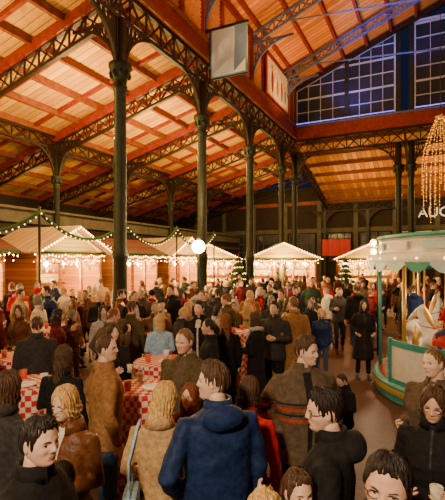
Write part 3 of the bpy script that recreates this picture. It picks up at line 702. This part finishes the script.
# ---------------------------------------------------------------- tables
CHK=checker('red_white_check',(.55,.015,.015),(.78,.58,.46),17)
TAB=[]
def table(x,y,r=.38,cups=3):
    m=MB(); n=72; t=np.linspace(0,2*math.pi,n,endpoint=False); rings=[]
    for z,rr,fo in((1.105,.02,0),(1.105,r*.7,0),(1.10,r,0),(1.07,r+.012,.004),(.85,r+.01,.02),(.55,r*.93,.03),(.25,r*.98,.045),(.03,r*1.05,.06)):
        q=rr+fo*np.sin(t*11)+fo*.5*np.sin(t*7+1); rings.append(np.stack([q*np.cos(t),q*np.sin(t),np.full(n,z)],1))
    m.loft(rings[::-1],CHK,cap=True); m.lathe([(.25,0),(.25,.03),(.04,.06),(.04,1.0)],(0,0,0),BLACK,14)
    for i in range(cups):
        a=i*2.1+x; cx,cy=.2*math.cos(a),.2*math.sin(a); m.lathe([(.03,1.106),(.042,1.2),(.038,1.2),(.028,1.115)],(cx,cy,0),WHITE if i%2 else GOODS[1],12)
    m.lathe([(.09,1.106),(.11,1.125),(.10,1.125),(.08,1.112)],(.05,-.12,0),WHITE,14)
    m.obj('bistro_table',loc=(x,y,0),rot=random.random()); TAB.append((x,y))
table(-2.85,6.05); table(-.80,5.75); table(-.84,4.55,.35); table(-2.15,4.7,.36); table(-3.3,8.6); table(.2,8.2)

# ---------------------------------------------------------------- carousel
CX,CY,CR=5.05,7.8,2.2
def horse(m,c,rot,z0):
    g=MB()
    g.tube([(-.38,0,.62),(-.30,0,.66),(-.12,0,.63),(.08,0,.62),(.25,0,.66),(.36,0,.70)],[.09,.155,.145,.15,.16,.10],0,n=14,round_=True)
    g.tube([(.28,0,.72),(.40,0,.88),(.47,0,1.04),(.50,0,1.12)],[.14,.105,.08,.07],0,n=12,round_=True)
    g.tube([(.46,0,1.14),(.56,0,1.08),(.68,0,.98),(.73,0,.93)],[.075,.068,.048,.040],0,n=12,round_=True)
    for s_ in(-1,1):
        g.tube([(.30,s_*.08,.62),(.42,s_*.08,.46),(.36,s_*.08,.30),(.30,s_*.08,.22)],[.075,.048,.030,.034],0,n=8,round_=True)
        g.tube([(-.30,s_*.09,.62),(-.22,s_*.09,.46),(-.40,s_*.09,.32),(-.46,s_*.09,.14)],[.105,.07,.036,.036],0,n=8,round_=True)
        g.tube([(.475,s_*.04,1.16),(.465,s_*.05,1.24)],[.025,.01],0,n=6)
    V,Nn,F=remesh(g,.02,2)
    q=MB(); q.add(V,F,WHITE,True)
    q.tube([(.46,0,1.20),(.38,0,1.08),(.30,0,.96),(.20,0,.84)],[.03,.05,.05,.03],GOLD,n=8,round_=True)
    q.tube([(-.40,0,.68),(-.52,0,.66),(-.58,0,.50),(-.56,0,.34)],[.03,.05,.05,.02],GOLD,n=8,round_=True)
    rings=[]; t=np.linspace(-2.0,2.0,13)
    for x,r in((-.16,.165),(-.14,.175),(.1,.172),(.14,.165)):
        rings.append([(x,r*math.sin(a),.63+r*math.cos(a)) for a in t])
    Vv=np.concatenate([np.array(r) for r in rings]); Ff=[[i*13+j,i*13+j+1,(i+1)*13+j+1,(i+1)*13+j] for i in range(3) for j in range(12)]
    q.add(Vv,Ff,REDP,True); q.sphere((-.13,0,.81),(.05,.12,.05),GOLD,10,6); q.sphere((.12,0,.80),(.04,.07,.05),GOLD,10,6)
    q.tube([(.60,-.065,1.06),(.63,0,1.10),(.60,.065,1.06)],.010,REDP,n=6); q.tube([(.66,.055,1.0),(.4,.12,.86),(.12,.08,.84)],.008,REDP,n=5); q.tube([(.66,-.055,1.0),(.4,-.12,.86),(.12,-.08,.84)],.008,REDP,n=5)
    for s_ in(-1,1): q.sphere((.53,s_*.062,1.11),.012,BLACK,6,4)
    V=np.array(q.v); R=np.array(Matrix.Rotation(rot,3,'Z')); V=V@R.T+np.array([c[0],c[1],z0]); q.v=V.tolist()
    o=len(m.v); m.v.extend(q.v)
    for fc,mi_,s_ in zip(q.f,q.m,q.s): m.f.append([j+o for j in fc]); m.m.append(m.mi(q.mats[mi_])); m.s.append(s_)
    m.tube([(c[0],c[1],.3),(c[0],c[1],2.55)],.022,GOLD,n=8)
m=MB()
m.lathe([(.05,.02),(CR-.05,.02),(CR-.05,.12),(CR,.14),(CR,.30),(CR-.04,.34),(.05,.34)],(0,0,0),TEAL,64,smooth=False)
m.lathe([(.05,.345),(CR-.1,.345),(CR-.1,.352),(.05,.352)],(0,0,0),PUR,48,smooth=False)
m.lathe([(CR+.005,.17),(CR+.012,.19),(CR+.012,.24),(CR+.005,.26)],(0,0,0),GOLD,64,cap=False)
m.lathe([(.45,.34),(.45,2.4)],(0,0,0),PALEB,12,smooth=False)
for i in range(12):
    a=i*math.pi/6; m.box((.45*math.cos(a),.45*math.sin(a),1.4),(.05,.05,2.0),GOLD)
m.lathe([(CR+.05,2.54),(CR-.12,2.58),(CR-.16,2.60),(CR-.16,2.80),(CR-.10,2.83),(CR-.10,2.88),(1.2,2.98),(.4,3.06),(.05,3.10)],(0,0,0),WHITE,32,smooth=False,cap=False)
for i in range(16):
    a=(i+.5)/16*2*math.pi; m.box(((CR-.135)*math.cos(a),(CR-.135)*math.sin(a),2.70),(.03,.5,.13),PALEB if i%2 else PALEP,R=Matrix.Rotation(a,3,'Z'))
m.lathe([(CR-.09,2.83),(CR-.07,2.85),(CR-.07,2.88),(CR-.09,2.90)],(0,0,0),TEAL,64,cap=False)
m.lathe([(CR+.02,2.47),(.3,2.6)],(0,0,0),WHITE,32,cap=False)
m.lathe([(CR+.05,2.36),(CR+.08,2.38),(CR+.08,2.54),(CR+.05,2.56),(CR+.02,2.54),(CR+.02,2.38)],(0,0,0),WHITE,64,cap=False)
NS2=32
for i in range(NS2):
    a0=i/NS2*2*math.pi; a1=(i+1)/NS2*2*math.pi; P=[]; r=CR+.09
    for j in range(7):
        t=j/6; a=a0+(a1-a0)*t; P.append((r*math.cos(a),r*math.sin(a),2.38-.13*math.sin(t*math.pi)))
    P2=[(r*math.cos(a1),r*math.sin(a1),2.42),(r*math.cos(a0),r*math.sin(a0),2.42)]
    m.add(P+P2,[list(range(9))],PALEB if i%2 else TEAL)
    am=(a0+a1)/2; m.octa((r*math.cos(am),r*math.sin(am),2.48),.022,BULBG)
for i in range(8):
    a=i*math.pi/4+.28; m.tube([((CR-.12)*math.cos(a),(CR-.12)*math.sin(a),.3),((CR-.12)*math.cos(a),(CR-.12)*math.sin(a),2.5)],.035,TEAL if i%2 else GOLD,n=8)
K=14; R_=CR-.06; A0,A1=math.radians(188),math.radians(232)
for (r0,z0,z1,mt) in((R_,.34,1.05,WHITE),(R_+.015,.98,1.08,TEAL),(R_+.015,.34,.42,TEAL)):
    V=[];F=[]
    for i in range(K+1):
        a=A0+(A1-A0)*i/K
        for rr_ in(r0,r0-.04):
            for z in(z0,z1): V.append((rr_*math.cos(a),rr_*math.sin(a),z))
    for i in range(K):
        b=i*4; F+= [[b,b+4,b+5,b+1],[b+2,b+3,b+7,b+6],[b+1,b+5,b+7,b+3],[b,b+2,b+6,b+4]]
    F+=[[0,1,3,2],[K*4,K*4+2,K*4+3,K*4+1]]
    m.add(V,F,mt,False)
for a in(A0,A1): m.beam((R_*math.cos(a),R_*math.sin(a),.34),(R_*math.cos(a),R_*math.sin(a),1.1),.07,.07,TEAL)
for ang,z in((205,.45),(160,.55),(250,.6),(300,.45),(20,.5),(80,.55),(125,.5)):
    a=math.radians(ang); horse(m,(1.45*math.cos(a),1.45*math.sin(a)),a+math.pi/2*(-1),z)
m.obj('carousel',loc=(CX,CY,0))
light('carousel_light','POINT',(CX-.9,CY-.5,2.2),55,(1,.75,.45),.2)
rm=person_mesh('child_rider',hq=False,legs='ride',arms=('rein','rein'),hair='short',hood=True)
for ang,z,top,hc in((160,.55,NAVY,HBR),(205,.45,RED,HBL)):
    a=math.radians(ang); x,y=CX+1.45*math.cos(a),CY+1.45*math.sin(a); fd=a-math.pi/2; phi=90-math.degrees(fd)
    s=1.15/1.742; place('child_rider',rm,x-.1*math.cos(fd),y-.1*math.sin(fd),1.15,phi,skin=1,hair=hc,top=top,tro=JEAN,z=z+.80-.80*s)
g=MB(); R=random.Random(3)
g.tube([(0,0,7.5),(0,0,12.0)],.012,BLACK,n=4); g.lathe([(.15,7.45),(.18,7.5),(.12,7.52)],(0,0,0),GOLD,16)
for i in range(22):
    a=i/22*2*math.pi; L=R.uniform(2.4,3.8); P=[]
    for j in range(24):
        t=j/23; r=.12+.46*math.sin(min(t*1.5,1)*math.pi/2); P.append((r*math.cos(a),r*math.sin(a),7.48-L*t))
    g.tube(P,.008,GOLD,n=3)
    for j in range(24): g.octa(np.array(P[j])+np.array([.0,0,R.uniform(-.05,.05)]),.018,BULBS)
g.obj('light_curtain',loc=(7.6,15.0,0))
light('light_curtain_glow','POINT',(7.5,14.1,5.5),60,(1,.5,.14),.5)
g=MB(); g.tube([(0,0,0),(0,0,3.2)],.035,IRON,n=8)
for i,z in enumerate((2.45,2.68,2.92)):
    for s_ in(-1,1): g.sphere((s_*.12,0,z),(.085,.085,.095),BULBG,10,8); g.tube([(0,0,z+.1),(s_*.12,0,z+.09)],.01,IRON,n=4)
g.obj('lantern_post',loc=(4.05,11.2,0)); light('lantern_post_light','POINT',(3.9,10.9,2.7),170,(1,.75,.45),.15); PEOPLE.append((4.05,11.2))
tc=bpy.data.curves.new('wall_sign','FONT'); tc.body='AUGUSTE'; tc.size=1.0; tc.extrude=.04; ob=bpy.data.objects.new('wall_sign',tc); bpy.context.scene.collection.objects.link(ob)
ob.location=H2W(-1.0,BF-.2,5.75); ob.rotation_euler=(math.pi/2,0,-TH); tc.materials.append(pm('sign_letters',(1,.8,.5),emit=.7,var=.02))
def tree(x,y,h):
    m=MB(); R=random.Random(int(x*10)); m.tube([(0,0,0),(0,0,h)],[.07,.01],PUR,n=8)
    for l in range(9):
        z=h*.15+h*.8*l/9; r=(1-l/9)*h*.30+.05; n=16
        for i in range(n):
            a=i/n*6.283+l*.3; rr=r*R.uniform(.85,1.1); e=(rr*math.cos(a),rr*math.sin(a),z-.12*rr/.5)
            m.tube([(0,0,z+.12),(e[0]*.6,e[1]*.6,z+.03),e],[.05,.07,.012],PINE,n=5)
            if R.random()<.5: m.octa((e[0],e[1],e[2]-.02),.03,BULBG)
    m.obj('christmas_tree',loc=(x,y,0)); PEOPLE.append((x,y)); PEOPLE.append((x-.5,y)); PEOPLE.append((x+.5,y))
tree(.75,20.5,2.9); tree(6.4,22.4,2.8)

# ---------------------------------------------------------------- crowd
VM=[('man',person_mesh('man',hair='short')),('man',person_mesh('man',hair='crop',arms=('hold','pocket'),outfit='jacket',open_=.04)),
 ('man',person_mesh('man',hair='short',outfit='coat',arms=('pocket','pocket'),yaw=20)),('man',person_mesh('man',hair='beanie',legs='walk',yaw=-25)),
 ('man',person_mesh('man',hair='short',legs='walk',hood=True,yaw=-10,arms=('hold','down'),cup=True)),('man',person_mesh('man',hair='crop',build=1.1,arms=('chin','pocket'),pitch=12,yaw=25))]
VW=[('woman',person_mesh('woman',fem=True,hair='long',hairlen=.24,outfit='coat')),('woman',person_mesh('woman',fem=True,hair='bob',hairlen=.1,arms=('hold','hold'),cup=True,scarf=True)),
 ('woman',person_mesh('woman',fem=True,hair='beanie',outfit='long',scarf=True,yaw=20)),('woman',person_mesh('woman',fem=True,hair='long',hairlen=.16,legs='walk',yaw=-20,bag=(.23,0,.95,.26,.2))),
 ('woman',person_mesh('woman',fem=True,hair='bob',hairlen=.07,arms=('chin','bag'),pitch=10,yaw=-30))]
TOPS=[BLK,BLK,BLK,CHAR,CHAR,NAVY,OLV,BRN,BRN,GBR,GBR,TAN,MAR,LGR,GRN,BEI,BLK,CHAR,RED,CREAM,TAN]; HAIRS=[HB,HB,HBR,HBR,HBR,HAU,HLB,HBL,HG]
R=random.Random(21); pos=list(PEOPLE); cnt=0; tries=0
cols=[H2W(AR,b)[:2] for b in COLB]+[H2W(-10.75,b)[:2] for b in(5.3,9.3,13.25,17.1,20.9)]
def ok(x,y,mn):
    if math.hypot(x-CX,y-CY)<2.75: return False
    for p in cols:
        if math.hypot(x-p[0],y-p[1])<.6: return False
    for p in TAB:
        if math.hypot(x-p[0],y-p[1])<.68: return False
    for p in pos:
        if math.hypot(x-p[0],y-p[1])<mn: return False
    return True
while cnt<172 and tries<12000:
    tries+=1; y=R.uniform(4.9,22.5) if R.random()<.55 else R.uniform(5.2,13); px=R.uniform(-40,445); x=(px-222.5)*y/430; a,b=W2H(x,y)
    if a<-10.4 or b>23.2: continue
    if px>318 and (y<10.6 or (y<14 and R.random()<.35)): continue
    if y<8.2 and px>235: continue
    if y<6.6 and px>70 and px<330 and R.random()<.7: continue
    if not ok(x,y,.58): continue
    k=R.random(); pos.append((x,y)); cnt+=1
    kind,me=(R.choice(VM) if k<.52 else R.choice(VW)); h=R.uniform(1.66,1.90) if kind=='man' else R.uniform(1.54,1.74)
    if R.random()<.06: h*=.78; kind='boy' if kind=='man' else 'girl'
    phi=R.uniform(0,360) if R.random()<.5 else R.uniform(130,230)
    place(kind,me,x,y,h,phi,skin=R.randrange(3),hair=R.choice(HAIRS),top=R.choice(TOPS),tro=R.choice([BLK,DKJ,JEAN,DKJ,GBR]),acc=R.choice([CREAM,RED,LGR,CHAR,LBL]),ext=R.choice([RED,CREAM,BLK,CHAR,BRN]))

# ---------------------------------------------------------------- lights
W_=(1,.64,.20)
for b,e in((3,420),(7.2,640),(11.9,980),(16.6,900),(21.3,560),(26.5,380),(31.5,260)): light('aisle_lamp','POINT',(-11.2,b,7.0),e,W_,.2,hall=True)
for b in(8,16,24): light('gallery_lamp','POINT',(-18.5,b,5.6),130,W_,.25,hall=True)
for a in(-5,0,5): light('end_lamp','POINT',(a,BE+4,6.6),340,W_,.25,hall=True)
for b in(7,14,21): light('nave_uplight','SPOT',(-5.0,b,9.0),950,(1,.55,.16),.3,target=(-4.0,b+1,15),spot=140,hall=True)
for b in(11,19): light('clerestory_fill','POINT',(-5.2,b,10.2),90,(1,.58,.2),.25,hall=True)  # added fill points, lift the dark red fascia and clerestory
light('blue_uplight','SPOT',(-4.5,BE-1.6,10.9),360,(.16,.22,1),.3,target=(-3.5,BE,14.5),spot=110,hall=True)
for b in(BE-5.5,BE-10): light('blue_uplight','SPOT',(-3.0,b,10.5),1700,(.08,.20,1),.3,target=(-1.5,b+2.5,16),spot=80,hall=True)
light('foreground_fill','AREA',(-1.6,-2.0,4.8),440,(1,.78,.52),.6,target=(.1,4.5,1.0))  # added flash-like fill behind the camera for the foreground people
for x,y in((-3.5,9),(1.2,11),(3,17),(-1,15),(2.2,6.5)): light('crowd_fill','POINT',(x,y,4.8),135,(1,.60,.25),.2)  # added fill points without fixtures, brighten the middle of the crowd
wd=bpy.data.worlds.new('night'); bpy.context.scene.world=wd; wd.use_nodes=True; wd.node_tree.nodes['Background'].inputs[0].default_value=(.006,.009,.03,1); wd.node_tree.nodes['Background'].inputs[1].default_value=1
cd=bpy.data.cameras.new('camera'); cam=bpy.data.objects.new('camera',cd); bpy.context.scene.collection.objects.link(cam)
cam.location=(0,0,CAMZ); cam.rotation_euler=(math.pi/2,0,0); cd.sensor_width=36; cd.lens=430/500*36; cd.shift_y=.024; cd.clip_end=200; cd.clip_start=.05
bpy.context.scene.camera=cam
print('people',cnt,'tries',tries)
